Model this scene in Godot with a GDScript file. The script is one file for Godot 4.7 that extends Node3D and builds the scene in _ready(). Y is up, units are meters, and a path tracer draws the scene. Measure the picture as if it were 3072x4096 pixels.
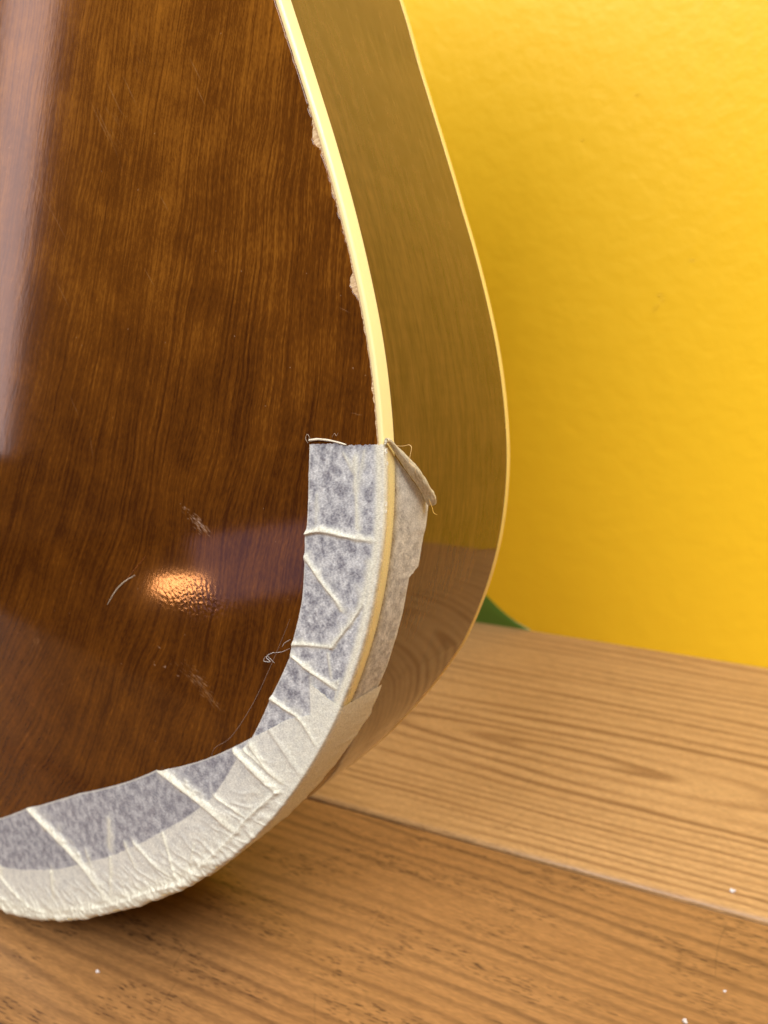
extends Node3D
# A glossy brown electric guitar, its cracked edge held by masking tape, standing on a wooden floor before a yellow wall.
# Lengths along the guitar's outline are in millimetres, in the plane of its back: x across, y up, z out of the back.

const AXIS_X := Vector3(0.84836488, 0.0, 0.52941196)
const AXIS_Y := Vector3(0.035388, 0.99776344, -0.05670808)
const AXIS_Z := Vector3(-0.5282279, 0.06684397, 0.84646746)
const BACK_MIDDLE := Vector3(-0.1370, -0.0090, -0.2432)   # the back's plane on the guitar's middle line
const DEPTH := 64.87
const TAIL := -188.0
const FLOOR_Y := -0.2009
const PLANK_WAY := Vector3(0.915, 0.0, 0.4035)            # along the planks and the wall
const TO_ROOM := Vector3(-0.4035, 0.0, 0.915)             # from the wall into the room

var rng := RandomNumberGenerator.new()
var outline := PackedVector2Array()
var outward := PackedVector2Array()
var run := PackedFloat32Array()
var names := {}


func _ready() -> void:
	rng.seed = 7
	set_camera()
	set_light()
	trace_outline()
	build_floor()
	build_wall()
	build_guitar()
	build_tape()
	build_hairs()
	build_crumbs()


# ---------------------------------------------------------------- camera and light

func set_camera() -> void:
	var cam := Camera3D.new()
	cam.name = "camera"
	cam.keep_aspect = Camera3D.KEEP_HEIGHT
	cam.rotation.x = -deg_to_rad(13.8)
	var lens := CameraAttributesPhysical.new()
	lens.frustum_focal_length = 18.13
	lens.frustum_near = 0.01
	lens.frustum_far = 30.0
	lens.frustum_focus_distance = 0.158
	lens.exposure_aperture = 13.0
	cam.attributes = lens
	add_child(cam)
	cam.current = true


func set_light() -> void:
	var e := Environment.new()
	e.background_mode = Environment.BG_COLOR
	e.background_color = Color(0.05, 0.036, 0.024).linear_to_srgb()
	e.tonemap_mode = Environment.TONE_MAPPER_LINEAR
	e.tonemap_exposure = 1.0
	e.sdfgi_enabled = true
	e.ssao_enabled = true
	e.ssil_enabled = true
	var w := WorldEnvironment.new()
	w.name = "environment"
	w.environment = e
	add_child(w)
	# the window to the left of the photographer, the ceiling lamp, the bright gap of a curtain far left, and two low gleams beyond the floor's edge
	panel_light("left_window", Vector3(-0.85, 1.38, 1.05), Vector3(0, -0.05, -0.3), Vector2(1.0, 1.0), 14.3, Color(0.975, 0.985, 1.0))
	panel_light("ceiling_lamp", Vector3(0.62, 1.4, 0.5), Vector3(0.1, -0.15, -0.3), Vector2(0.7, 0.7), 22.5, Color(1.0, 0.985, 0.96))
	panel_light("curtain_gap", Vector3(-1.6, 0.42, -0.205), Vector3(0, 0.42, -0.205), Vector2(0.085, 1.15), 5.3, Color(1.0, 0.86, 0.84), -5.4)
	panel_light("low_skylit_panel", Vector3(-1.2, -0.29, 0.33), Vector3(0, -0.29, 0.15), Vector2(0.48, 0.13), 1.25, Color(1.0, 0.80, 0.92), 9.0)
	panel_light("low_warm_lamp", Vector3(-1.2, -0.342, 0.061), Vector3(0, -0.1, -0.18), Vector2(0.075, 0.028), 58.0, Color(1.0, 0.66, 0.40))


func panel_light(called: String, at: Vector3, towards: Vector3, size: Vector2, radiance: float, tint: Color, roll := 0.0) -> void:
	var l := AreaLight3D.new()
	l.name = called
	l.area_size = size
	l.area_normalize_energy = true
	l.light_color = tint
	l.light_energy = radiance * size.x * size.y / PI
	l.area_range = 8.0
	l.shadow_enabled = true
	add_child(l)
	l.look_at_from_position(at, towards, Vector3.UP)
	l.rotate_object_local(Vector3(0, 0, 1), deg_to_rad(roll))


# ---------------------------------------------------------------- naming

func numbered(called: String) -> String:
	names[called] = names.get(called, -1) + 1
	return called if names[called] == 0 else "%s_%03d" % [called, names[called]]


func tag(o: Node, label: String, category := "", group := "", kind := "") -> void:
	if label: o.set_meta("label", label)
	if category: o.set_meta("category", category)
	if group: o.set_meta("group", group)
	if kind: o.set_meta("kind", kind)


func thing(called: String, at := Transform3D()) -> Node3D:
	var o := Node3D.new()
	o.name = numbered(called)
	o.transform = at
	add_child(o)
	return o


func obj(called: String, m: Mesh, mat: Material, parent: Node = self, at := Transform3D()) -> MeshInstance3D:
	var o := MeshInstance3D.new()
	o.name = numbered(called) if parent == self else called
	o.mesh = m
	o.material_override = mat
	o.transform = at
	parent.add_child(o, true)
	return o


func guitar_frame() -> Transform3D:
	return Transform3D(Basis(AXIS_X, AXIS_Y, AXIS_Z), BACK_MIDDLE + AXIS_Y * TAIL * 0.001 - AXIS_Z * DEPTH * 0.001)


func local(x: float, y: float, z: float) -> Vector3:
	return Vector3(x, y - TAIL, z + DEPTH) * 0.001


# ---------------------------------------------------------------- mesh helpers

func grid_mesh(p: PackedVector3Array, rows: int, cols: int, closed := false, uv := PackedVector2Array(), col := PackedColorArray(), flip := false) -> ArrayMesh:
	# rows x cols points, joined by quads; a closed grid joins its last row to its first
	var n := PackedVector3Array()
	n.resize(p.size())
	var sgn := -1.0 if flip else 1.0
	for r in rows:
		var r0 := (r - 1 + rows) % rows if closed else maxi(r - 1, 0)
		var r1 := (r + 1) % rows if closed else mini(r + 1, rows - 1)
		for c in cols:
			var c0 := maxi(c - 1, 0)
			var c1 := mini(c + 1, cols - 1)
			var a := p[r1 * cols + c] - p[r0 * cols + c]
			var b := p[r * cols + c1] - p[r * cols + c0]
			n[r * cols + c] = (a * 1000.0).cross(b * 1000.0).normalized() * sgn
	var idx := PackedInt32Array()
	var last := rows if closed else rows - 1
	idx.resize(last * (cols - 1) * 6)
	var k := 0
	for r in last:
		var q := (r + 1) % rows
		for c in cols - 1:
			var i := r * cols + c
			var j := q * cols + c
			if flip:
				idx[k] = i; idx[k + 1] = j; idx[k + 2] = i + 1; idx[k + 3] = i + 1; idx[k + 4] = j; idx[k + 5] = j + 1
			else:
				idx[k] = i; idx[k + 1] = i + 1; idx[k + 2] = j; idx[k + 3] = i + 1; idx[k + 4] = j + 1; idx[k + 5] = j
			k += 6
	var a := []
	a.resize(Mesh.ARRAY_MAX)
	a[Mesh.ARRAY_VERTEX] = p
	a[Mesh.ARRAY_NORMAL] = n
	a[Mesh.ARRAY_INDEX] = idx
	if uv.size(): a[Mesh.ARRAY_TEX_UV] = uv
	if col.size(): a[Mesh.ARRAY_COLOR] = col
	var m := ArrayMesh.new()
	m.add_surface_from_arrays(Mesh.PRIMITIVE_TRIANGLES, a)
	return m


func tube(points: Array, radius: Array, sides := 6, jitter := 0.0) -> ArrayMesh:
	# a round strand through points (metres); radius has one value per point
	var rows := points.size()
	var p := PackedVector3Array()
	var uv := PackedVector2Array()
	for i in rows:
		var t: Vector3 = points[mini(i + 1, rows - 1)] - points[maxi(i - 1, 0)]
		t = t.normalized()
		var a := t.cross(Vector3(0.3, 0.2, 1)).normalized()
		var b := t.cross(a)
		for k in sides + 1:
			var w := TAU * k / sides
			var rad: float = radius[i] * (1.0 + jitter * sin(k * 2.3 + i * 1.7) * (0.0 if k == sides or k == 0 else 1.0))
			p.append(points[i] + (a * cos(w) + b * sin(w)) * rad)
			uv.append(Vector2(float(k) / sides, float(i) / rows))
	return grid_mesh(p, rows, sides + 1, false, uv)


func smooth_line(pts: Array, steps := 6) -> Array:
	var out := []
	for i in pts.size() - 1:
		var a = pts[maxi(i - 1, 0)]
		var d = pts[mini(i + 2, pts.size() - 1)]
		for k in steps:
			var t := float(k) / steps
			out.append(pts[i].cubic_interpolate(pts[i + 1], a, d, t))
	out.append(pts[-1])
	return out


func noise(kind_seed: int, octaves := 3) -> FastNoiseLite:
	var f := FastNoiseLite.new()
	f.seed = kind_seed
	f.noise_type = FastNoiseLite.TYPE_SIMPLEX_SMOOTH
	f.frequency = 1.0
	f.fractal_type = FastNoiseLite.FRACTAL_FBM if octaves > 1 else FastNoiseLite.FRACTAL_NONE
	f.fractal_octaves = octaves
	return f


func picture(w: int, h: int, data: PackedByteArray, alpha := false) -> ImageTexture:
	return ImageTexture.create_from_image(Image.create_from_data(w, h, false, Image.FORMAT_RGBA8 if alpha else Image.FORMAT_RGB8, data))


# ---------------------------------------------------------------- outline of the guitar

func trace_outline() -> void:
	var half := [
		[0, 298], [40, 296], [84, 285], [112, 262], [121, 228], [113, 196], [103, 170], [102, 148], [110, 122],
		[122.9, 96.6], [128.8, 83.8], [134.4, 71.0], [140.0, 58.1], [145.4, 45.2], [150.4, 32.1], [154.8, 18.8], [158.5, 5.3], [161.1, -8.5],
		[162.5, -22.5], [162.3, -36.5], [160.5, -50.4], [157.1, -64.0], [152.3, -77.1], [146.2, -89.7], [139.0, -101.8], [130.8, -113.2],
		[121.7, -123.8], [111.8, -133.7], [101.1, -142.8], [89.8, -151.1], [78.1, -158.9], [66.2, -166.2], [54.1, -173.3], [42, -178.8], [29, -183.6], [15, -187], [0, -188]]
	var pts := []
	for q in half:
		pts.append(Vector2(q[0], q[1]))
	for i in range(half.size() - 2, 0, -1):
		pts.append(Vector2(-half[i][0], half[i][1]))
	var fine := PackedVector2Array()
	var n := pts.size()
	for i in n:
		for k in 24:
			fine.append(pts[i].cubic_interpolate(pts[(i + 1) % n], pts[(i - 1 + n) % n], pts[(i + 2) % n], k / 24.0))
	# even steps of about 0.42 mm
	var total := 0.0
	for i in fine.size():
		total += fine[i].distance_to(fine[(i + 1) % fine.size()])
	var count := int(total / 0.42)
	var step := total / count
	var at := 0.0
	var next := 0.0
	for i in fine.size():
		var a := fine[i]
		var b := fine[(i + 1) % fine.size()]
		var d := a.distance_to(b)
		while next < at + d and outline.size() < count:
			outline.append(a.lerp(b, (next - at) / d))
			run.append(next)
			next += step
		at += d
	for i in outline.size():
		var t := outline[(i + 3) % outline.size()] - outline[(i - 3 + outline.size()) % outline.size()]
		outward.append(Vector2(-t.y, t.x).normalized() if false else Vector2(-t.y, t.x).normalized())
	# the outline runs clockwise: its outward side is to the left of its way
	if outward[outline.size() / 4].x < 0.0:
		for i in outward.size():
			outward[i] = -outward[i]


func nearest(p: Vector2) -> int:
	var best := 0
	var least := 1e9
	for i in outline.size():
		var d := outline[i].distance_squared_to(p)
		if d < least:
			least = d
			best = i
	return best


func run_and_reach(p: Vector2) -> Vector2:
	# (length along the outline, distance outside it)
	var i := nearest(p)
	return Vector2(run[i], (p - outline[i]).dot(outward[i]))


func outline_at(s: float) -> Array:
	var f := s / run[1]
	var i := int(floor(f))
	var a := posmod(i, outline.size())
	var b := posmod(i + 1, outline.size())
	return [outline[a].lerp(outline[b], f - i), outward[a].lerp(outward[b], f - i).normalized()]


func table(pts: Array, x: float) -> float:
	# straight lines between [x, value] pairs
	if x <= pts[0].x: return pts[0].y
	for i in pts.size() - 1:
		if x <= pts[i + 1].x:
			return lerpf(pts[i].y, pts[i + 1].y, (x - pts[i].x) / maxf(pts[i + 1].x - pts[i].x, 1e-5))
	return pts[-1].y


func sweep(profile: Array, flare := false) -> ArrayMesh:
	# profile: (inset, z) pairs from the back to the front, swept round the outline
	var rows := outline.size()
	var cols := profile.size()
	var p := PackedVector3Array()
	var uv := PackedVector2Array()
	p.resize(rows * cols)
	uv.resize(rows * cols)
	for r in rows:
		var g := rim_shift(r) if flare else 0.0
		for c in cols:
			var q: Vector2 = profile[c]
			var share := clampf(-q.y / DEPTH, 0.0, 1.0)
			var o := outline[r] - outward[r] * (q.x - g * share)
			p[r * cols + c] = local(o.x, o.y, q.y)
			uv[r * cols + c] = Vector2(run[r] / 100.0, -q.y / 100.0)
	return grid_mesh(p, rows, cols, true, uv, PackedColorArray(), true)


func rim_shift(i: int) -> float:
	return along_rim(outline[i])


func along_rim(o: Vector2) -> float:
	# the front's outline is not quite the back's
	if o.x < 0.0: return 0.0
	return table([Vector2(-180, 0.0), Vector2(-125, -1.2), Vector2(-106, -1.0), Vector2(-92, 0.0), Vector2(-77, 1.1), Vector2(-47, 1.1), Vector2(-24, 0.7), Vector2(-3, 0.1), Vector2(25, -0.5), Vector2(43, -0.8), Vector2(64, -0.3), Vector2(80, 0.1), Vector2(97, 1.3), Vector2(125, 2.2), Vector2(160, 0.0)], o.y)


# ---------------------------------------------------------------- floor

func plank_picture(which: int) -> Array:
	# [colour, relief] of a board 0.47 m long and 0.275 m wide
	var w := 1600
	var h := 938
	var a := noise(11 + which, 3)
	var b := noise(31 + which, 2)
	var d := noise(51 + which, 1)
	var bytes := PackedByteArray()
	bytes.resize(w * h * 3)
	var relief := PackedByteArray()
	relief.resize(w * h * 3)
	var pale := Vector3(190, 152, 104)
	var mid := Vector3(168, 129, 84)
	var dark := Vector3(124, 89, 57)
	if which == 1:
		pale = Vector3(162, 119, 73)
		mid = Vector3(138, 97, 56)
		dark = Vector3(70, 46, 29)
	for y in h:
		var c := y * 0.293                       # mm across, from the front edge
		for x in w:
			var l := x * 0.293                   # mm along
			var warp := a.get_noise_2d(l * 0.0022, c * 0.011) * 7.0 + b.get_noise_2d(l * 0.010, c * 0.05) * 0.9 + d.get_noise_2d(l * 0.04, c * 0.3) * 0.25
			var ring := 0.0
			if which == 0:
				var dl := (l - 296.0) * 0.135
				var dc := c - 79.0 + warp * 1.1 + (l - 296.0) * 0.02
				ring = sqrt(dc * dc + dl * dl) / 7.8 + maxf(0.0, 46.0 - c) * 0.07
			else:
				ring = (c + warp * 1.1 + l * 0.055) / 5.6
			var f: float = ring - floorf(ring)
			var late := smoothstep(0.30, 0.72, f) * (1.0 - smoothstep(0.74, 1.0, f))
			late *= clampf(0.62 + 0.75 * b.get_noise_2d(floorf(ring) * 7.31, l * 0.005), 0.08, 1.1)
			var fibre := d.get_noise_2d(l * 0.09, c * 3.1)
			var fine := d.get_noise_2d(l * 0.3 + 90.0, c * 9.0)
			var pores := smoothstep(0.28, 0.6, b.get_noise_2d(l * 0.13 + 40.0, c * 1.5)) * (0.9 if which == 1 else 0.45)
			pores *= smoothstep(-0.1, 0.35, a.get_noise_2d(l * 0.02 + 9.0, c * 0.07))
			var tone := 0.45 + 0.22 * a.get_noise_2d(l * 0.01 + 70.0, c * 0.05) + 0.1 * fibre + 0.07 * fine
			var k := clampf(late * (0.84 if which == 0 else 0.42) + pores * 0.95, 0.0, 1.0)
			if which == 1:
				# a band of broken, dirty grain that wanders along the board
				var line := 86.0 + (l - 173.0) * -0.125 + a.get_noise_2d(l * 0.03, 5.0) * 4.0
				var off := absf(c - line)
				var broken := smoothstep(0.0, 0.3, b.get_noise_2d(l * 0.35, c * 0.8) + 0.15) * exp(-off * off / 7.0)
				broken += 0.6 * smoothstep(0.05, 0.35, b.get_noise_2d(l * 0.2 + 300.0, c * 0.5)) * exp(-off * off / 70.0) * smoothstep(260.0, 190.0, l)
				k = clampf(k + broken * 0.95, 0.0, 1.15)
			var rgb := mid.lerp(pale, clampf(tone, 0.0, 1.0)).lerp(dark, k)
			var at := (y * w + x) * 3
			rgb *= 1.0 + 0.07 * fine + 0.06 * fibre
			bytes[at] = int(clampf(rgb.x, 0, 255))
			bytes[at + 1] = int(clampf(rgb.y, 0, 255))
			bytes[at + 2] = int(clampf(rgb.z, 0, 255))
			var up := int(clampf(150.0 + 20.0 * fine + 14.0 * fibre - 95.0 * pores - 34.0 * late, 0, 255))
			relief[at] = up; relief[at + 1] = up; relief[at + 2] = up
	# small scratches and dents of use
	for k in 70:
		var p := Vector2(rng.randf_range(300, w - 1), rng.randf_range(0, h - 1))
		var dir := rng.randf() * TAU
		var bend := rng.randf_range(-0.01, 0.01)
		var deep := rng.randf_range(0.05, 0.22)
		for i in rng.randi_range(8, 110):
			p += Vector2.from_angle(dir)
			dir += bend
			if p.x < 0 or p.y < 0 or p.x >= w or p.y >= h: break
			var at := (int(p.y) * w + int(p.x)) * 3
			for c in 3:
				bytes[at + c] = int(bytes[at + c] * (1.0 - deep))
				relief[at + c] = int(relief[at + c] * (1.0 - deep))
	return [picture(w, h, bytes), picture(w, h, relief)]


func build_floor() -> void:
	var floor_root := thing("floor", Transform3D(Basis(PLANK_WAY, Vector3.UP, TO_ROOM), Vector3(0, FLOOR_Y, 0)))
	tag(floor_root, "varnished brown wooden floor of wide boards meeting the yellow wall", "", "", "structure")
	for which in 2:
		var pic := plank_picture(which)
		var m := StandardMaterial3D.new()
		m.albedo_texture = pic[0]
		m.roughness = 0.36
		m.metallic_specular = 0.45
		m.heightmap_enabled = true
		m.heightmap_texture = pic[1]
		m.heightmap_scale = 0.0022
		# across: z of the floor's own axes; the seam lies at -0.2597, the wall at -0.484, the front edge at 0.018
		var z0 := -0.484 if which == 0 else -0.2592
		var z1 := -0.2603 if which == 0 else 0.018
		var top := 0.0 if which == 0 else -0.0006
		var prof := [[z0, -0.03], [z0, top - 0.0012], [z0 + 0.0005, top - 0.0004], [z0 + 0.0014, top]]
		var inner := 10
		for i in inner - 1:
			prof.append([lerpf(z0, z1, (i + 1.0) / inner), top])
		prof.append_array([[z1 - 0.0022, top], [z1 - 0.0012, top - 0.0003], [z1 - 0.0004, top - 0.0009], [z1, top - 0.0018], [z1, -0.03]])
		var p := PackedVector3Array()
		var uv := PackedVector2Array()
		var rows := 9
		for r in rows:
			var a := lerpf(-0.9, 0.75, r / (rows - 1.0))
			for q in prof:
				p.append(Vector3(a, q[1], q[0]))
				uv.append(Vector2((a + 0.35) / 0.469, (z1 - q[0]) / 0.2748))
		obj("plank", grid_mesh(p, rows, prof.size(), false, uv), m, floor_root)
	# the step down in front of the boards, and the room's floor below it
	var dull := StandardMaterial3D.new()
	dull.albedo_color = Color(0.13, 0.065, 0.03).linear_to_srgb()
	dull.roughness = 0.6
	var slab := BoxMesh.new()
	slab.size = Vector3(1.65, 0.4, 0.5)
	obj("step_face", slab, dull, floor_root, Transform3D(Basis(), Vector3(-0.075, -0.2315, -0.2345)))
	var low := BoxMesh.new()
	low.size = Vector3(6, 0.04, 3.2)
	var lower := obj("lower_floor", low, dull, self, Transform3D(Basis(PLANK_WAY, Vector3.UP, TO_ROOM), Vector3(0, FLOOR_Y - 0.45, 0) + TO_ROOM * 1.4))
	tag(lower, "dark room floor below the boards' front edge", "", "", "structure")


# ---------------------------------------------------------------- wall

func build_wall() -> void:
	var frame := Transform3D(Basis(PLANK_WAY, Vector3.UP, TO_ROOM), TO_ROOM * -0.4838 + Vector3(0, FLOOR_Y, 0))
	var root := thing("wall", frame)
	tag(root, "glossy yellow painted wall with a fine roller texture", "", "", "structure")
	var paint := StandardMaterial3D.new()
	paint.albedo_color = Color(0.85, 0.515, 0.016).linear_to_srgb()
	paint.roughness = 0.42
	paint.metallic_specular = 0.36
	var n := NoiseTexture2D.new()
	n.width = 1024
	n.height = 1024
	n.seamless = true
	var f := FastNoiseLite.new()
	f.seed = 4
	f.noise_type = FastNoiseLite.TYPE_SIMPLEX_SMOOTH
	f.frequency = 0.011
	f.fractal_octaves = 4
	f.fractal_gain = 0.55
	n.noise = f
	paint.heightmap_enabled = true
	paint.heightmap_texture = n
	paint.heightmap_scale = 0.024
	var p := PackedVector3Array()
	var uv := PackedVector2Array()
	for r in 2:
		for c in 4:
			var at := [Vector2(0, -0.05), Vector2(0, 0.0), Vector2(0.58, 0.0), Vector2(0.58, -0.05)][c] as Vector2
			var x := lerpf(-0.9, 0.9, r)
			p.append(Vector3(x, at.x - 0.03, at.y))
			uv.append(Vector2(x, at.x) / 0.16)
	var st := SurfaceTool.new()
	st.begin(Mesh.PRIMITIVE_TRIANGLES)
	st.set_smooth_group(-1)
	for c in 3:
		for i in [c, c + 1, 4 + c, c + 1, 5 + c, 4 + c]:
			st.set_uv(uv[i])
			st.add_vertex(p[i])
	st.generate_normals()
	obj("painted_plaster", st.commit(), paint, root)
	# above the yellow dado the wall is white
	var white := StandardMaterial3D.new()
	white.albedo_color = Color(0.74, 0.72, 0.68).linear_to_srgb()
	white.roughness = 0.6
	var upper := BoxMesh.new()
	upper.size = Vector3(1.8, 0.9, 0.05)
	obj("upper_wall", upper, white, root, Transform3D(Basis(), Vector3(0, 1.02, -0.027)))
	# dabs of paint that stand out of the coat
	var dab := SphereMesh.new()
	dab.radius = 0.5
	dab.height = 1.0
	dab.radial_segments = 12
	dab.rings = 6
	for q in [[-0.0409, 0.2159, 3.4, 2.4, 30], [-0.0393, 0.2131, 2.0, 1.6, 0], [-0.0425, 0.2085, 5.0, 1.8, 55], [-0.0252, 0.2345, 3.2, 2.0, 10], [-0.0897, 0.3017, 2.2, 1.6, 0], [-0.0612, 0.322, 2.6, 1.4, 20]]:
		var b := Basis(Vector3(0, 0, 1), deg_to_rad(q[4])) * Basis.from_scale(Vector3(q[2], q[3], 0.14) * 0.001)
		obj("paint_dab", dab, paint, root, Transform3D(b, Vector3(q[0], q[1], 0)))
	# a green shape painted on the wall, rising behind the guitar
	var green := StandardMaterial3D.new()
	green.albedo_color = Color(0.085, 0.165, 0.018).linear_to_srgb()
	green.roughness = 0.4
	var edge := [Vector2(-0.4, 0.0), Vector2(-0.385, 0.05), Vector2(-0.33, 0.085), Vector2(-0.26, 0.088), Vector2(-0.2, 0.066), Vector2(-0.165, 0.042), Vector2(-0.1373, 0.0200), Vector2(-0.1273, 0.0118), Vector2(-0.1167, 0.0048), Vector2(-0.106, 0.0)]
	var fine := smooth_line(edge, 5)
	var gp := PackedVector3Array()
	for q in fine:
		gp.append(Vector3(q.x, -0.002, 0.0006))
		gp.append(Vector3(q.x, lerpf(-0.002, q.y, 0.5), 0.0006))
		gp.append(Vector3(q.x, q.y, 0.0006))
		gp.append(Vector3(q.x, q.y + 0.0003, -0.001))
	obj("green_painted_shape", grid_mesh(gp, fine.size(), 4), green, root)


# ---------------------------------------------------------------- guitar

func chip_depth(o: Vector2, i: int, f: FastNoiseLite) -> float:
	# how far the lacquer has come away from the binding, in mm
	if o.x < 60.0: return 0.2
	var base := 0.13 + 0.07 * f.get_noise_1d(run[i] * 0.9)
	base += 0.24 * smoothstep(55.0, 44.0, o.y)
	base += 0.13 * smoothstep(40.0, 30.0, o.y) * f.get_noise_1d(run[i] * 0.35)
	for q in [[46.0, 2.1, 1.35], [48.6, 1.1, 0.75], [51.3, 1.0, 0.5], [42.6, 0.9, 0.4], [35.2, 1.5, 0.42], [31.0, 1.0, 0.4], [17.9, 1.15, 1.25], [16.2, 1.3, 1.2], [14.6, 0.7, 0.5], [-4.0, 1.0, 0.65], [-6.0, 0.8, 0.5], [61.0, 0.8, 0.35], [66.0, 0.6, 0.25], [8.0, 0.9, 0.25], [-11.0, 0.8, 0.3]]:
		var d: float = absf(o.y - q[0]) / q[1]
		if d < 1.0:
			base += (0.9 if q[2] > 1.0 else 0.5) * q[2] * pow(1.0 - d * d, 0.7)
	return maxf(base, 0.08)


func back_pictures() -> Array:
	var w := 820
	var h := 1520
	var mm := 165.0 / w
	var a := noise(101, 3)
	var b := noise(102, 2)
	var d := noise(103, 1)
	var e := noise(104, 3)
	var bytes := PackedByteArray()
	bytes.resize(w * h * 3)
	var relief := PackedByteArray()
	relief.resize(w * h * 3)
	var dark := Vector3(0.050, 0.0108, 0.0006)
	var mid := Vector3(0.130, 0.0365, 0.0017)
	var pale := Vector3(0.30, 0.105, 0.0065)
	var soft := PackedFloat32Array()
	soft.resize(w * h)
	for y in h:
		var ym := 112.0 - y * mm
		for x in w:
			var xm := x * mm
			var slope := 0.16 + (135.0 - xm) * 0.003
			var q := xm - slope * ym + 3.0 * a.get_noise_2d(xm * 0.016, ym * 0.012) + 0.3 * e.get_noise_2d(xm * 0.06, ym * 0.07)
			var streak := a.get_noise_2d(q * 0.85, ym * 0.013)
			var thin := d.get_noise_2d(q * 2.0, ym * 0.06)
			var hair := d.get_noise_2d(q * 3.6 + 50.0, ym * 0.5)
			var fleck := b.get_noise_2d(q * 1.7, ym * 0.42 + 30.0)
			var curl := e.get_noise_2d(xm * 0.045 + 3.0, ym * 0.05)
			var knot := e.get_noise_2d(xm * 0.10 + 60.0, ym * 0.14)
			# stained darker towards the rim, paler above
			var burst := smoothstep(-10.0, 100.0, ym) * 0.22 - 0.22 * smoothstep(30.0, -50.0, ym)
			var t := 0.46 + 0.28 * streak + 0.13 * thin + 0.09 * hair + 0.18 * fleck + 0.20 * curl + 0.08 * knot + burst
			var line := smoothstep(0.30, 0.48, a.get_noise_2d(q * 0.42 + 20.0, ym * 0.006)) * 0.16
			t = clampf(t - line, 0.0, 1.0)
			var c := dark.lerp(mid, t * 2.0) if t < 0.5 else mid.lerp(pale, t * 2.0 - 1.0)
			var at := (y * w + x) * 3
			bytes[at] = int(255.0 * pow(c.x, 1.0 / 2.2))
			bytes[at + 1] = int(255.0 * pow(c.y, 1.0 / 2.2))
			bytes[at + 2] = int(255.0 * pow(c.z, 1.0 / 2.2))
			soft[y * w + x] = 0.5 + 0.24 * d.get_noise_2d(q * 1.6 + 7.0, ym * 0.09) + 0.12 * hair + 0.2 * b.get_noise_2d(xm * 0.5, ym * 0.35)
	# rippled lacquer where something once pressed into it
	for y in h:
		var ym := 112.0 - y * mm
		if ym > -48.0 or ym < -72.0: continue
		for x in w:
			var xm := x * mm
			var k := exp(-pow((xm - 106.5) / 9.5, 2.0) - pow((ym + 58.5) / 4.2, 2.0))
			if k > 0.02:
				soft[y * w + x] += 2.0 * k * (1.1 * sin(xm * 3.6 + ym * 0.5 + 3.5 * b.get_noise_2d(xm * 0.25, ym * 0.4)) * smoothstep(100.0, 110.0, xm) + 0.9 * b.get_noise_2d(xm * 1.9, ym * 2.4) + 1.2 * d.get_noise_2d(xm * 0.6, ym * 0.8))
	for i in w * h:
		var v := int(clampf(soft[i] * 90.0 + 60.0, 0, 255))
		relief[i * 3] = v; relief[i * 3 + 1] = v; relief[i * 3 + 2] = v
	# scuffs and scratches in the finish
	var marks := [[109.4, -38.7, 4.2, 1.7, -28, 0.42, 60], [104.8, -35.5, 1.4, 0.6, -20, 0.3, 16], [107.5, -79.0, 5.0, 2.6, -20, 0.20, 70], [112.5, -83.0, 5.0, 1.2, -35, 0.16, 40], [41, -86, 5.5, 3.0, 60, 0.11, 60], [83, 55, 10, 6, -55, 0.10, 26], [92, 70, 8, 5, -60, 0.07, 20], [97, -79, 1.2, 0.4, 15, 0.5, 8], [95, -74, 0.8, 0.4, 0, 0.5, 5], [101.5, -80.5, 0.7, 0.5, 0, 0.5, 5], [93, -79.4, 0.5, 0.5, 0, 0.5, 4]]
	for q in marks:
		for k in int(q[6]):
			var dir := deg_to_rad(q[4] + rng.randf_range(-9, 9))
			var off := Vector2(rng.randfn(0, 0.45) * q[2], rng.randfn(0, 0.45) * q[3]).rotated(deg_to_rad(q[4]))
			var start := Vector2(q[0], q[1]) + off
			var long: float = rng.randf_range(0.2, 0.55) * q[2]
			var strength: float = q[5] * 0.75 * rng.randf_range(0.25, 1.0)
			scratch(bytes, w, h, mm, start, start + Vector2.from_angle(dir) * long, strength)
	for q in [[74, 62, 82, 50], [76, 61, 83, 49.5], [80, 66, 86, 56.5], [86, 66, 91, 58], [46, 52, 60, 34], [57, 38, 64, 29], [98, 38, 101, 34], [62, -10, 66, -16], [153.6, -9.4, 156.8, -9.7], [150, 12, 153, 10.8], [92, 22, 96, 17], [70, -20, 71, -27], [58, 20, 64, 12], [41, 20, 45, 8], [110, 60, 113, 55], [108, 66, 112, 60]]:
		scratch(bytes, w, h, mm, Vector2(q[0], q[1]), Vector2(q[2], q[3]), 0.13)
	for k in 70:
		var at := Vector2(rng.randf_range(30, 160), rng.randf_range(-160, 95))
		scratch(bytes, w, h, mm, at, at + Vector2(rng.randf_range(-0.2, 0.2), rng.randf_range(-0.2, 0.2)), rng.randf_range(0.15, 0.5))
	return [picture(w, h, bytes), picture(w, h, relief)]


func scratch(bytes: PackedByteArray, w: int, h: int, mm: float, a: Vector2, b: Vector2, strength: float) -> void:
	var steps := int(a.distance_to(b) / mm * 1.5) + 2
	for k in steps:
		var p := a.lerp(b, float(k) / steps)
		var x := int(p.x / mm)
		var y := int((112.0 - p.y) / mm)
		if x < 0 or y < 0 or x >= w or y >= h: continue
		var s := strength * sin(PI * (k + 0.5) / steps)
		var at := (y * w + x) * 3
		bytes[at] = int(lerpf(bytes[at], 226, s))
		bytes[at + 1] = int(lerpf(bytes[at + 1], 205, s))
		bytes[at + 2] = int(lerpf(bytes[at + 2], 200, s))


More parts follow.
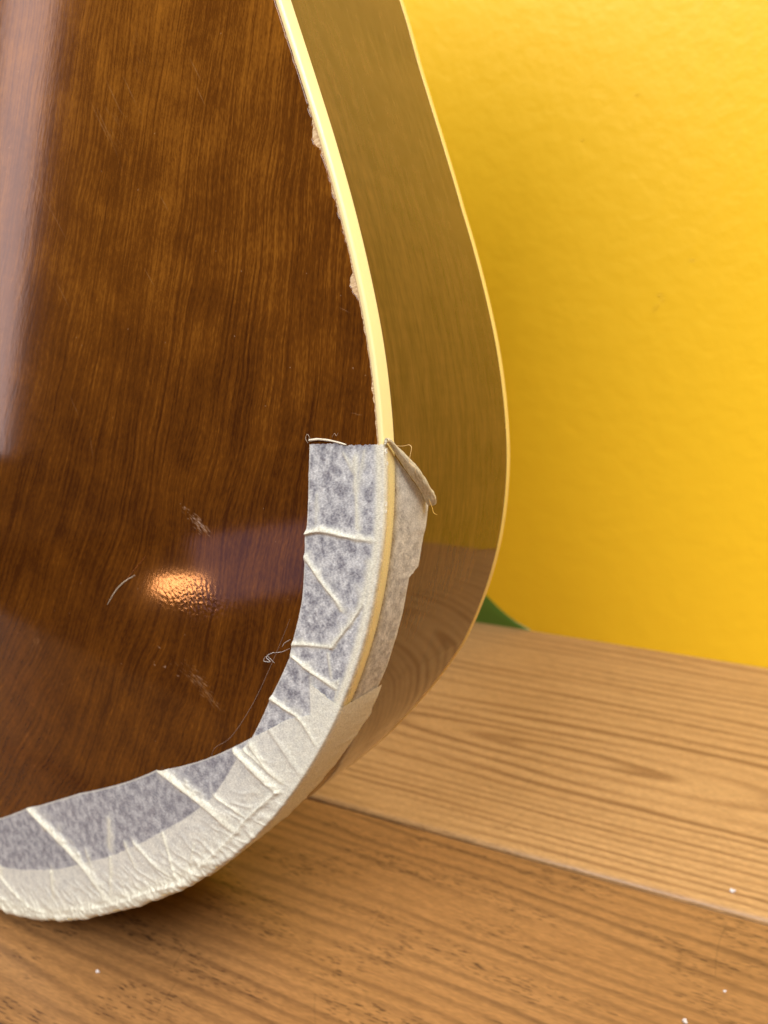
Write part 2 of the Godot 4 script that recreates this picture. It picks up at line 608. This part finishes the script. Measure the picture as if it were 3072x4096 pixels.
func build_guitar() -> void:
	var root := thing("guitar", guitar_frame())
	tag(root, "glossy brown guitar with chipped cream binding standing on the floor against a yellow wall", "guitar")
	var flake := noise(5, 2)
	# the lacquered back: rings from the chipped rim to the middle
	var rows := outline.size()
	var rims := [[0.0, -0.55], [0.0, -0.20], [0.03, -0.08], [0.12, -0.02], [0.3, 0.0], [0.8, 0.0]]
	var deep := [4.5, 8.0, 14.0]
	var scales := [0.95, 0.88, 0.8, 0.7, 0.6, 0.5, 0.4, 0.3, 0.2, 0.1, 0.0]
	var cols := rims.size() + deep.size() + scales.size()
	var p := PackedVector3Array()
	var uv := PackedVector2Array()
	p.resize(rows * cols)
	uv.resize(rows * cols)
	var heart := Vector2(0, 30)
	for r in rows:
		var o := outline[r]
		var n := outward[r]
		var chip := chip_depth(o, r, flake)
		for c in cols:
			var q := Vector2.ZERO
			var z := 0.0
			if c < rims.size():
				q = o - n * (1.2 + chip + rims[c][0])
				z = rims[c][1]
			elif c < rims.size() + deep.size():
				q = o - n * deep[c - rims.size()]
			else:
				var k: float = scales[c - rims.size() - deep.size()]
				q = heart + (o - n * 14.0 - heart) * k
			p[r * cols + c] = local(q.x, q.y, z)
			uv[r * cols + c] = Vector2(absf(q.x) / 165.0, (112.0 - q.y) / (1520.0 * 165.0 / 820.0))
	var pic := back_pictures()
	var lacquer := StandardMaterial3D.new()
	lacquer.albedo_texture = pic[0]
	lacquer.roughness = 0.075
	lacquer.metallic_specular = 0.4
	lacquer.heightmap_enabled = true
	lacquer.heightmap_texture = pic[1]
	lacquer.heightmap_scale = 0.0011
	obj("back_panel", grid_mesh(p, rows, cols, true, uv), lacquer, root)
	# bare wood laid open where the lacquer broke off
	var bare := StandardMaterial3D.new()
	bare.albedo_color = Color(0.95, 0.84, 0.66).linear_to_srgb()
	bare.roughness = 0.8
	var grain := NoiseTexture2D.new()
	grain.width = 512
	grain.height = 256
	grain.seamless = true
	var gn := FastNoiseLite.new()
	gn.seed = 8
	gn.frequency = 0.05
	grain.noise = gn
	var ramp := Gradient.new()
	ramp.set_color(0, Color(0.72, 0.58, 0.42))
	ramp.set_color(1, Color(1.0, 0.95, 0.86))
	grain.color_ramp = ramp
	bare.albedo_texture = grain
	bare.uv1_scale = Vector3(8, 60, 1)
	obj("bare_wood_edge", sweep([Vector2(4.4, -0.24), Vector2(2.6, -0.22), Vector2(2.0, -0.2), Vector2(1.5, -0.24), Vector2(1.3, -0.3), Vector2(1.22, -0.42), Vector2(1.19, -0.6)]), bare, root)
	# binding on the back's rim
	var cream := StandardMaterial3D.new()
	cream.albedo_color = Color(0.93, 0.76, 0.36).linear_to_srgb()
	cream.roughness = 0.28
	cream.metallic_specular = 0.5
	cream.subsurf_scatter_enabled = true
	cream.subsurf_scatter_strength = 0.1
	obj("back_binding", sweep([Vector2(1.2, -0.6), Vector2(1.2, -0.14), Vector2(1.17, -0.07), Vector2(1.08, -0.02), Vector2(0.9, 0.0), Vector2(0.6, 0.0), Vector2(0.35, -0.03), Vector2(0.17, -0.13), Vector2(0.05, -0.3), Vector2(0.0, -0.55), Vector2(0.0, -2.4), Vector2(0.0, -4.2), Vector2(0.05, -4.32), Vector2(0.3, -4.36)]), cream, root)
	# sides
	var side := StandardMaterial3D.new()
	side.albedo_texture = side_picture()
	side.uv1_scale = Vector3(100.0 / 250.0, 100.0 / 65.0, 1)
	side.roughness = 0.06
	side.metallic_specular = 0.5
	var prof := []
	for k in 13:
		prof.append(Vector2(0.1, lerpf(-4.25, -(DEPTH - 2.35), k / 12.0)))
	obj("side_panel", sweep(prof, true), side, root)
	var aged := cream.duplicate() as StandardMaterial3D
	aged.albedo_color = Color(0.80, 0.55, 0.15).linear_to_srgb()
	obj("front_binding", sweep([Vector2(0.3, -(DEPTH - 2.5)), Vector2(0.06, -(DEPTH - 2.45)), Vector2(0.02, -(DEPTH - 2.3)), Vector2(0.0, -(DEPTH - 1.6)), Vector2(0.0, -(DEPTH - 0.5)), Vector2(0.15, -(DEPTH - 0.15)), Vector2(0.5, -DEPTH), Vector2(1.5, -DEPTH)], true), aged, root)
	var fp := PackedVector3Array()
	for r in rows:
		var g := rim_shift(r)
		for k in [1.0, 0.5, 0.0]:
			var o := outline[r] - outward[r] * (1.4 - g)
			var q: Vector2 = heart + (o - heart) * k
			fp.append(local(q.x, q.y, -DEPTH + 0.05))
	obj("front_panel", grid_mesh(fp, rows, 3, true, PackedVector2Array(), PackedColorArray(), true), side, root)


func side_picture() -> ImageTexture:
	var w := 1024
	var h := 256
	var a := noise(201, 3)
	var b := noise(202, 2)
	var bytes := PackedByteArray()
	bytes.resize(w * h * 3)
	for y in h:
		for x in w:
			# wraps along the run
			var ang := TAU * x / w
			var u := Vector2(cos(ang), sin(ang)) * 4.0
			var v := y * 65.0 / h
			var streak := a.get_noise_3d(u.x * 0.5, u.y * 0.5, v * 0.35)
			var thin := b.get_noise_3d(u.x * 2.0, u.y * 2.0, v * 1.8)
			var figure := a.get_noise_3d(u.x * 2.5 + 9.0, u.y * 2.5, v * 0.03)
			var t := clampf(0.5 + 0.5 * streak + 0.32 * thin + 0.15 * figure, 0.0, 1.0)
			var c := Vector3(0.068, 0.0255, 0.0034).lerp(Vector3(0.145, 0.062, 0.0115), t)
			var at := (y * w + x) * 3
			bytes[at] = int(255.0 * pow(c.x, 1.0 / 2.2))
			bytes[at + 1] = int(255.0 * pow(c.y, 1.0 / 2.2))
			bytes[at + 2] = int(255.0 * pow(c.z, 1.0 / 2.2))
	for q in [[0.37, 22, 0.004], [0.375, 41, 0.003], [0.352, 36, 0.003], [0.36, 12, 0.003], [0.345, 50, 0.002]]:
		var x0 := int(q[0] * w)
		for k in 5:
			var at := (int(q[1] * h / 65.0) * w + x0 + k) * 3
			for c in 3:
				bytes[at + c] = int(bytes[at + c] * 0.45)
	return picture(w, h, bytes)


# ---------------------------------------------------------------- masking tape

func tape_picture() -> ImageTexture:
	# crepe paper: how opaque it is (alpha) and its relief (red), 60 mm a side
	var w := 1024
	var mm := 60.0 / w
	var b := noise(302, 2)
	var d := noise(303, 1)
	var v := PackedFloat32Array()
	v.resize(w * w)
	for y in w:
		for x in w:
			var px := x * mm
			var py := y * mm
			var crepe := d.get_noise_2d(px * 1.3, py * 5.0)
			v[y * w + x] = 0.45 + 0.34 * crepe + 0.16 * d.get_noise_2d(px * 9.0, py * 8.0) + 0.2 * b.get_noise_2d(px * 1.2, py)
	for k in 2600:
		var p := Vector2(rng.randf() * w, rng.randf() * w)
		var dir := rng.randf() * TAU
		var bend := rng.randf_range(-0.03, 0.03)
		var s := rng.randf_range(0.08, 0.34)
		for i in rng.randi_range(14, 46):
			p += Vector2.from_angle(dir)
			dir += bend
			var at := posmod(int(p.y), w) * w + posmod(int(p.x), w)
			v[at] += s
	var bytes := PackedByteArray()
	bytes.resize(w * w * 4)
	for i in w * w:
		var t := clampf(v[i], 0.0, 1.0)
		bytes[i * 4] = int(lerpf(230, 255, t))
		bytes[i * 4 + 1] = int(lerpf(230, 255, t))
		bytes[i * 4 + 2] = int(lerpf(230, 255, t))
		bytes[i * 4 + 3] = int(lerpf(0.62, 1.0, t) * 255.0)
	return picture(w, w, bytes, true)


func gather(list: Array) -> Array:
	# creases: [points, half width, height, how opaque] with the box each one reaches
	var out := []
	for q in list:
		var line := []
		for k in q[0]:
			line.append(Vector2(k[0], k[1]))
		line = smooth_line(line, 4) if line.size() > 2 else line
		var box := Rect2(line[0], Vector2.ZERO)
		for k in line:
			box = box.expand(k)
		out.append([line, q[1], q[2], q[3], box.grow(q[1] * 3.2), q[4] if q.size() > 4 else 0.0])
	return out


func creased(c: Array, p: Vector2, f: FastNoiseLite) -> Vector3:
	# (height, opacity, yellowing) that creases add at p
	var h := 0.0
	var al := 0.0
	var ye := 0.0
	for q in c:
		if not q[4].has_point(p): continue
		var least := 1e9
		var where := 0.0
		var side := 0.0
		var line: Array = q[0]
		var n := line.size() - 1
		for i in n:
			var a: Vector2 = line[i]
			var ab: Vector2 = line[i + 1] - a
			var t := clampf((p - a).dot(ab) / maxf(ab.length_squared(), 1e-6), 0.0, 1.0)
			var d := (a + ab * t).distance_squared_to(p)
			if d < least:
				least = d
				where = (i + t) / n
				side = ab.cross(p - a)
		var k: float = sqrt(least) / q[1] * (0.7 if side > 0.0 else 1.5) * (1.0 + 0.75 * f.get_noise_2d(p.x * 0.22 + 30.0, p.y * 0.22))
		var g := exp(-k * k)
		var ends := 0.25 + 0.75 * cos(PI * 0.5 * clampf(where, 0.0, 1.0))
		# sharp crest on one flank
		h += 0.95 * q[2] * ends * (0.8 * g + 0.2 * maxf(0.0, 1.0 - k * 1.1))
		al = maxf(al, q[3] * (0.72 * exp(-k * k * 0.8) + 0.25 * exp(-k * k * 0.18)))
		ye = maxf(ye, q[5] * g)
	return Vector3(h, al, ye)


func reach_table(pts: Array) -> Array:
	var out := []
	for q in pts:
		var st := run_and_reach(Vector2(q[0], q[1]))
		out.append(Vector2(st.x, -st.y))
	out.sort_custom(func(a, b): return a.x < b.x)
	return out


func tape_strip(s0: float, s1: float, inner: Array, outer: Array, creases: Array, base: float, under: Array, flap: bool, kind_seed: int) -> ArrayMesh:
	var rows := int((s1 - s0) / 0.28)
	var cols := 136
	var f := noise(kind_seed, 3)
	var ridge := noise(kind_seed + 1, 2)
	var p := PackedVector3Array()
	var uv := PackedVector2Array()
	var col := PackedColorArray()
	p.resize(rows * cols); uv.resize(rows * cols); col.resize(rows * cols)
	for c in cols:
		for r in rows:
			var k := r / (rows - 1.0)
			var s := lerpf(s0, s1, k)
			var t := 0.0
			# columns spread from the inner edge to the corner (0..99) and from the corner to the outer edge
			if c < 100:
				t = lerpf(-table(inner, s), 0.0, c / 99.0)
			else:
				t = table(outer, s) * (c - 99.0) / 36.0
			var start := s0
			if flap:
				start = s0 + 0.92 * maxf(t - 1.0, 0.0) + 0.25 * f.get_noise_1d(t * 1.3) + (0.5 * smoothstep(-12.0, -9.0, t) if t < 0.0 else 0.5)
			else:
				start = s0 + 0.3 * f.get_noise_1d(t * 0.7)
			s = lerpf(start, s1, k)
			var at := outline_at(s)
			var o: Vector2 = at[0]
			var n: Vector2 = at[1]
			var low := smoothstep(128.0, 108.0, o.x)            # along the tail, where the tape is wrapped loosely
			var rad := lerpf(0.5, 1.5, low)
			var inset := 0.0
			var z := 0.0
			var turn := 0.0
			var edge := rad * PI * 0.25
			if t < -edge:
				inset = rad - t - edge
			elif t > edge:
				turn = PI * 0.5
				z = -(rad + t - edge)
			else:
				turn = (t + edge) / rad
				inset = rad * (1.0 - sin(turn))
				z = -rad * (1.0 - cos(turn))
			var flat := o + n * t
			var cr := creased(creases, flat, f)
			var h := base + 0.035 * f.get_noise_2d(flat.x * 0.7, flat.y * 0.7) + 0.05 * maxf(0.0, f.get_noise_2d(flat.x * 0.18 + 9.0, flat.y * 0.18))
			var crumple := low * exp(-pow((t + 0.6) / 4.2, 2.0))
			var rid := 1.0 - absf(ridge.get_noise_2d(s * 0.22, t * 0.07 + 40.0)) * 2.2
			h += crumple * (0.40 * maxf(rid, 0.0) + 0.40 * f.get_noise_2d(s * 0.10 + t * 0.12, t * 0.22)) + cr.x
			if not flap:
				# slack paper between the folds
				var slack := smoothstep(-15.0, -7.0, t) * smoothstep(150.0, 125.0, o.x)
				h += slack * (0.20 * maxf(0.0, 1.0 - absf(ridge.get_noise_2d(s * 0.12 + t * 0.09, t * 0.06 + 80.0)) * 3.4) + 0.12 * f.get_noise_2d(flat.x * 0.33, flat.y * 0.33 + 50.0))
			var lift := 0.0
			if flap and t > 0.0:
				lift = 0.9 * smoothstep(2.5, 15.0, t) * exp(-pow((s - start) / 7.5, 2.0))
				h += lift
			h += 0.25 * smoothstep(9.0, 16.0, t) * maxf(0.0, f.get_noise_1d(s * 0.12 + 5.0))
			var q := o - n * (inset - along_rim(o) * clampf(-z / DEPTH, 0.0, 1.0)) + n * sin(turn) * h
			p[r * cols + c] = local(q.x, q.y, z + cos(turn) * h)
			uv[r * cols + c] = Vector2(flat.x + 0.0, flat.y) / 60.0
			# opacity: 1 where it stands off; less where it clings to the binding
			var add := cr.y
			var blot := clampf(0.46 + 0.60 * f.get_noise_2d(flat.x * 0.30 + 90.0, flat.y * 0.26) + 0.40 * ridge.get_noise_2d(flat.x * 1.1, flat.y * 1.5 + 70.0), 0.0, 1.0)
			if not flap: blot *= 0.72
			var tint := Color(0.37, 0.38, 0.445).lerp(Color(1.0, 1.0, 0.985), blot)
			var al := lerpf(0.72, 1.15, blot)
			var cling := exp(-pow((t - 2.6) / 2.2, 2.0)) * (1.0 - low) * (1.0 if flap else 0.3)
			al = lerpf(al, 0.30, cling)
			tint = tint.lerp(Color(1.0, 0.80, 0.36), cling * 0.9)
			if flap:
				# raised, pale rim where the tape bends over the corner
				add = maxf(add, 0.85 * exp(-pow((t + 1.1) / 0.9, 2.0)) * (1.0 - low))
				add = maxf(add, 0.9 * exp(-pow((t - 0.3) / 0.5, 2.0)) * smoothstep(28.0, 18.0, s - s0))
				add = maxf(add, clampf(lift * 0.35, 0.0, 0.75))
			add = maxf(add, crumple * 1.0)
			add = maxf(add, low * smoothstep(-8.0, -2.0, t) * 0.9)
			if not flap:
				# two layers, or paper that bridges the corner
				var doubled := smoothstep(-0.15, 0.15, t + table(under, s))
				add = maxf(add, doubled * (0.14 + 0.5 * smoothstep(-13.0, -3.0, t)) * (0.55 + 0.8 * blot))
				tint = tint.lerp(Color(0.72, 0.715, 0.68).lerp(Color(1.0, 0.98, 0.88), clampf(blot * 1.6 + 0.2, 0.0, 1.0)), doubled)
				add = maxf(add, 0.8 * smoothstep(0.5, 2.5, t))
			# the very edge is thicker to look at
			if c < 2 or c > cols - 3: add = maxf(add, 0.35)
			if t > 4.5 and flap: tint = tint.lerp(Color(1.0, 0.92, 0.74), 0.4)
			tint = tint.lerp(Color(0.95, 0.84, 0.5), cr.z)
			tint = tint.lerp(Color(1.0, 0.97, 0.81), clampf(add * 1.25, 0.0, 1.0))
			# alpha above 1 lifts the paper's own mottling to fully opaque
			tint.a = al * pow(16.0 / al, clampf(add, 0.0, 1.0))
			col[r * cols + c] = tint
	return grid_mesh(p, rows, cols, false, uv, col, true)


func build_tape() -> void:
	var pic := tape_picture()
	var paper := StandardMaterial3D.new()
	paper.albedo_color = Color(0.95, 0.94, 0.92).linear_to_srgb()
	paper.albedo_texture = pic
	paper.vertex_color_use_as_albedo = true
	paper.transparency = BaseMaterial3D.TRANSPARENCY_ALPHA
	paper.roughness = 0.5
	paper.metallic_specular = 0.4
	paper.heightmap_enabled = true
	paper.heightmap_texture = pic
	paper.heightmap_scale = 0.0022
	var top := run_and_reach(Vector2(161.8, -14.6)).x
	var end := run_and_reach(Vector2(-20, -187)).x
	var a_in := reach_table([[143.3, -15.5], [143.2, -23.6], [143, -34.7], [142.5, -37.6], [142.5, -42.2], [142, -52.2], [139.6, -62.2], [139, -64.8], [138.6, -66.7], [133.1, -78], [131.2, -82.4], [126.9, -90.8], [123.9, -94.4], [121.3, -99.2], [113.9, -110.7], [95, -127.7], [71.9, -144.5], [39.4, -161.8], [15.7, -170], [-20, -172]])
	var a_out := [Vector2(top, 17), Vector2(top + 9, 17), Vector2(top + 15.2, 17.0), Vector2(top + 20.5, 13.5), Vector2(top + 24, 13.8), Vector2(top + 29, 14.4), Vector2(top + 37, 14.6), Vector2(top + 44, 15.4), Vector2(top + 54, 14.8), Vector2(top + 64, 16), Vector2(top + 90, 15)]
	var a_cr := gather([
		[[[142.7, -36.8], [147.1, -35.6], [154.4, -35.9], [159.9, -35.9]], 0.55, 0.75, 1.0],
		[[[142.6, -42.1], [147.4, -47.1], [150.9, -50.2], [152.7, -52.4]], 0.6, 0.5, 0.85],
		[[[150.5, -61.6], [157.0, -52.5], [159.0, -47.4], [160.3, -40.4]], 0.5, 0.45, 0.8, 0.25],
		[[[139.2, -63.4], [144.3, -62.4], [150.5, -61.6]], 0.5, 0.45, 0.9, 0.3],
		[[[139.3, -66.2], [144.2, -68.4], [149.0, -70.0], [151.9, -71.0]], 0.5, 0.6, 0.95, 0.2],
		[[[133.1, -78.3], [137.6, -79.7], [142.0, -81.1], [146.4, -85.9]], 0.6, 0.6, 0.9],
		[[[125.3, -94.1], [130.6, -96.3], [135.7, -99.1]], 0.8, 0.8, 0.95],
		[[[155.1, -18.6], [155.7, -25.5], [156.2, -33.5]], 0.55, 0.12, 0.75],
		[[[152.3, -18.1], [155.3, -22.3]], 0.4, 0.1, 0.6],
		[[[157.5, -17.0], [156.2, -24.0]], 0.4, 0.1, 0.55],
		[[[149.5, -63.1], [150.4, -68.6]], 0.3, 0.2, 0.6],
		[[[152.4, -68.9], [151.7, -73.6]], 0.3, 0.25, 0.7],
		[[[144.8, -69.7], [145.4, -79.0]], 0.9, 0.12, 0.35],
		[[[145.5, -27.5], [145.3, -34.5]], 0.35, 0.05, 0.4]])
	var root := thing("masking_tape", guitar_frame())
	tag(root, "upper strip of masking tape, creased, its curled end peeling off the guitar's side", "masking tape", "masking tape strips along the guitar's edge")
	obj("paper_strip", tape_strip(top, end, a_in, a_out, a_cr, 0.10, [], true, 401), paper, root)
	# the loose end, rolled up on itself
	var beige := StandardMaterial3D.new()
	var fuzz := NoiseTexture2D.new()
	fuzz.width = 256
	fuzz.height = 512
	fuzz.seamless = true
	var fn := FastNoiseLite.new()
	fn.seed = 12
	fn.frequency = 0.06
	fuzz.noise = fn
	var ramp := Gradient.new()
	ramp.set_color(0, Color(0.74, 0.68, 0.56))
	ramp.set_color(1, Color(0.98, 0.95, 0.88))
	fuzz.color_ramp = ramp
	beige.albedo_texture = fuzz
	beige.uv1_scale = Vector3(3, 7, 1)
	beige.roughness = 0.85
	beige.heightmap_enabled = true
	beige.heightmap_texture = fuzz
	beige.heightmap_scale = 0.012
	var turns := 40
	var along := 26
	var fz := noise(77, 2)
	var cp := PackedVector3Array()
	var cc := PackedColorArray()
	var cu := PackedVector2Array()
	for k in along:
		var u := k / (along - 1.0)
		var t := lerpf(0.0, 16.0, u)
		var at := outline_at(top + 0.92 * maxf(t - 1.0, 0.0) - 0.3)
		var tangent: Vector2 = (at[1] as Vector2).rotated(-PI * 0.5)
		var rad := lerpf(0.55, 1.55, smoothstep(0.0, 0.55, u)) * (1.0 + 0.10 * fz.get_noise_1d(u * 9.0))
		var h := 0.2 + 0.9 * smoothstep(2.5, 15.0, t) + rad
		for c in turns:
			# from the sheet's edge up, over and inwards, one turn and a third
			var w := c / (turns - 1.0)
			var ang := -PI * 0.5 + w * TAU * 1.34
			var rr := rad * (1.0 - 0.38 * w) * (1.0 + 0.07 * fz.get_noise_2d(u * 14.0, w * 9.0))
			var ragged := 0.7 * fz.get_noise_1d(w * 7.0 + 3.0) * smoothstep(0.8, 1.0, u) - 0.5 * w * smoothstep(0.7, 1.0, u)
			var q: Vector2 = at[0] + at[1] * (h + sin(ang) * rr) + tangent * (cos(ang) * rr)
			cp.append(local(q.x, q.y, -(t + ragged)))
			var mott := clampf(0.55 + 0.8 * fz.get_noise_2d(u * 30.0, w * 22.0 + 40.0), 0.0, 1.0)
			var tn := Color(0.52, 0.40, 0.22).lerp(Color(1.0, 0.92, 0.70), mott)
			tn.a = 1.4
			cc.append(tn)
			cu.append(Vector2(u * 0.3, w * 0.2))
	obj("curled_end", grid_mesh(cp, along, turns, false, cu, cc), paper, root)
	# shreds of torn paper stuck to the bend
	for q in [[162.4, -14.6, -0.6, 0.7], [162.5, -16.6, -0.5, 0.6], [162.8, -19.2, -0.7, 0.45], [162.9, -27.5, -0.6, 0.55], [162.8, -29.2, -0.8, 0.4]]:
		var sp := PackedVector3Array()
		for i in 6:
			for j in 5:
				var g := Vector2(i / 5.0 - 0.5, j / 4.0 - 0.5)
				var crook := fz.get_noise_2d(q[1] * 3.0 + i * 0.9, j * 1.3)
				sp.append(local(q[0] + q[3] * (g.x * 0.7 + 0.35 * crook) + 0.12, q[1] + q[3] * (g.y * 1.6 + 0.5 * crook), q[2] + q[3] * 0.8 * absf(fz.get_noise_2d(i * 1.1 + 5.0, j * 0.9 + q[1])) + q[3] * 0.5))
		obj("torn_shred", grid_mesh(sp, 6, 5), beige, root)
	# folded-over top edge on the back
	var rolled := []
	for q in [[143.3, -15.9], [146.0, -15.5], [149.5, -15.6], [153.0, -16.1]]:
		rolled.append(local(q[0], q[1], 0.28))
	rolled = smooth_line(rolled, 4)
	var rr := []
	for k in rolled.size():
		rr.append(0.0003 * (1.0 - 0.5 * k / rolled.size()))
	obj("rolled_top_edge", tube(rolled, rr, 8, 0.12), beige, root)

	var b_in := reach_table([[-20, -172], [17.4, -151.7], [34.4, -141.6], [59.9, -128.1], [94.5, -108.9], [96.4, -108.6], [119.1, -95.8], [126.5, -90.5], [138, -82.3], [145.1, -79], [144.7, -71.5]])
	var b0: float = b_in[0].x
	var b_out := [Vector2(b0, 16.5), Vector2(b0 + 8, 17.6), Vector2(b0 + 10, 19), Vector2(b0 + 14, 18), Vector2(b0 + 30, 17.5), Vector2(b0 + 60, 16), Vector2(b0 + 300, 16)]
	var b_cr := gather([
		[[[122.2, -95.4], [132.4, -100.5], [135.4, -101.7]], 1.0, 1.0, 1.0],
		[[[94.8, -109.1], [109.9, -113.4], [121.3, -117.4]], 1.15, 1.2, 1.0],
		[[[35.0, -142.2], [59.1, -151.2], [71.2, -159.9]], 1.2, 1.15, 1.0],
		[[[115.3, -110.0], [125.8, -112.3]], 0.45, 0.5, 0.9],
		[[[95.6, -128.0], [99.7, -138.0], [101.6, -140.5]], 0.45, 0.5, 1.0, 0.7],
		[[[107.5, -126.3], [105.3, -135.6]], 0.35, 0.3, 0.8, 0.3],
		[[[73.2, -143.9], [72.5, -158.5]], 0.5, 0.45, 1.0, 0.65],
		[[[44.4, -160.4], [44.9, -169.0]], 0.75, 0.55, 1.0, 0.8],
		[[[15.6, -170.7], [17.5, -174.5], [27.8, -177.8], [33.7, -178.3], [47.8, -175.4]], 0.6, 0.6, 1.0, 0.6],
		[[[11.6, -182.2], [21.5, -181.5]], 0.5, 0.5, 0.8],
		[[[83.9, -135.4], [93.7, -139.5], [101.6, -140.0]], 0.7, 0.5, 0.8],
		[[[135.4, -101.7], [125.8, -112.3], [122.2, -117.5], [112.7, -128.9], [102.0, -140.6]], 0.55, 0.6, 0.9],
		[[[102.0, -140.6], [88.0, -149.5], [72, -160.5], [60, -166.5], [47, -173.0]], 0.6, 0.5, 0.9],
		[[[133.1, -78.3], [137.6, -79.7], [142.0, -81.1], [146.4, -85.9]], 0.6, 0.55, 0.9],
		[[[127, -92.3], [132, -96.8], [137, -98.8]], 0.8, 0.55, 0.9],
		[[[131, -84.6], [139, -92.0], [143, -95.5]], 0.9, 0.25, 0.5],
		[[[73.0, -132.0], [72.8, -141.0]], 0.9, 0.15, 0.7],
		[[[80.0, -137.5], [84.5, -144.0]], 0.7, 0.3, 0.7],
		[[[62.0, -146.0], [66.0, -154.0]], 0.6, 0.25, 0.6]])
	var root2 := thing("masking_tape", guitar_frame())
	tag(root2, "lower strip of masking tape wrapped with pleats round the guitar's tail, pale where doubled", "masking tape", "masking tape strips along the guitar's edge")
	obj("paper_strip", tape_strip(b0, end - 4.0, b_in, b_out, b_cr, 0.30, a_in, false, 451), paper, root2)


# ---------------------------------------------------------------- hairs and crumbs

func strand(called: String, label: String, pts: Array, z: float, radius: float, tint: Color, category := "hair", group := "") -> void:
	var line := []
	for q in pts:
		line.append(local(q[0], q[1], q[2] if q.size() > 2 else z))
	line = smooth_line(line, 5)
	var middle: Vector3 = guitar_frame() * (line[0] as Vector3)
	var own := []
	var rad := []
	for k in line.size():
		own.append(guitar_frame() * (line[k] as Vector3) - middle)
		rad.append(radius * 0.001 * (0.35 + 0.65 * sin(PI * (k + 0.6) / (line.size() + 0.2))))
	var m := StandardMaterial3D.new()
	m.albedo_color = tint
	m.roughness = 0.5
	var o := obj(called, tube(own, rad, 5), m, self, Transform3D(Basis(), middle))
	tag(o, label, category, group)


func build_hairs() -> void:
	strand("hair", "long fine hair lying along the brown back beside the creased tape", [[138.5, -57.3], [134.9, -65.7], [129.6, -77.0], [125.3, -84.7], [120.0, -92.2], [114.8, -96.5], [113.5, -99.6]], 0.08, 0.05, Color(0.62, 0.52, 0.46))
	strand("hair", "short pale bristle on the brown back left of the warm gleam", [[75.0, -66.3], [78.8, -61.5], [82.4, -58.4], [86.4, -56.0]], 0.1, 0.13, Color(0.9, 0.85, 0.75))
	strand("hair", "thin reddish hair leaning against the pale bristle on the brown back", [[82.9, -58.0], [86.5, -54.3], [90.9, -50.0]], 0.1, 0.05, Color(0.7, 0.4, 0.2))
	strand("lint_thread", "curled white lint thread at the tape's folded corner", [[138.7, -64.3, 0.3], [136.4, -65.7, 0.4], [133.4, -66.7, 0.2], [131.9, -68.0, 0.5], [133.0, -68.9, 0.3], [131.1, -69.1, 0.5], [132.3, -67.6, 0.7], [134.2, -69.0, 0.2]], 0.2, 0.055, Color(0.88, 0.85, 0.82), "thread")
	strand("lint_thread", "tiny thread end above the curled lint by the tape", [[138.9, -62.1], [137.1, -63.4], [136.4, -64.5]], 0.2, 0.05, Color(0.85, 0.8, 0.75), "thread")
	strand("paper_fibre", "long wavy fibre hanging over the tape's curled end", [[164.2, -14.9, 0.0], [165.4, -15.3, 0.0], [166.8, -15.2, -0.2], [167.9, -14.9, -0.2], [168.6, -15.4, 0.0], [168.4, -16.8, 0.0], [168.2, -18.2, 0.0], [168.7, -18.8, 0.0], [169.7, -19.4, 0.0], [169.7, -20.5, 0.0]], 0.0, 0.055, Color(0.9, 0.74, 0.5), "fibre")
	strand("paper_fibre", "short fibre dangling from the tip of the tape's curled end", [[173.1, -25.3, 0.0], [173.9, -26.9, 0.0], [174.3, -27.9, 0.0], [175.1, -28.2, 0.0]], 0.0, 0.05, Color(0.85, 0.65, 0.3), "fibre")
	strand("paper_fibre", "frayed fibre at the upper left corner of the tape", [[143.4, -15.4, 0.3], [142.8, -14.6, 0.4], [142.3, -15.6, 0.3], [142.9, -16.6, 0.2]], 0.3, 0.05, Color(0.8, 0.72, 0.62), "fibre")
	strand("paper_fibre", "frayed fibre standing up from the tape's rolled top edge", [[149.4, -14.8, 0.4], [150.0, -13.9, 0.5], [150.5, -14.4, 0.4], [151.0, -13.7, 0.5]], 0.3, 0.045, Color(0.7, 0.6, 0.5), "fibre")


func build_crumbs() -> void:
	var white := StandardMaterial3D.new()
	white.albedo_color = Color(0.82, 0.78, 0.76)
	white.roughness = 0.6
	var spots := [[-0.1661, -0.1504, 0.55, "white crumb on the near floorboard below the taped tail"], [0.019, -0.2705, 0.8, "white crumb on the far floorboard near the seam"], [0.0063, -0.2066, 0.7, "pale crumb at the bottom edge of the near floorboard"], [0.017, -0.2231, 0.4, "tiny pale flake in the grain of the near floorboard"]]
	for q in spots:
		var p := PackedVector3Array()
		for r in 7:
			for c in 9:
				var th := PI * r / 6.0
				var ph := TAU * (c % 8) / 8.0
				var bump := 1.0 + (0.25 * sin(ph * 2.0 + r + q[2] * 30.0) if r > 0 and r < 6 else 0.0)
				p.append(Vector3(sin(th) * cos(ph) * 1.2, cos(th) * 0.7 + 0.6, sin(th) * sin(ph)) * 0.001 * q[2] * bump)
		var top := FLOOR_Y if q[1] < -0.26 else FLOOR_Y - 0.0006
		var o := obj("crumb", grid_mesh(p, 7, 9), white, self, Transform3D(Basis(), PLANK_WAY * q[0] + TO_ROOM * q[1] + Vector3(0, top, 0)))
		tag(o, q[3], "crumb", "crumbs on the floorboards")
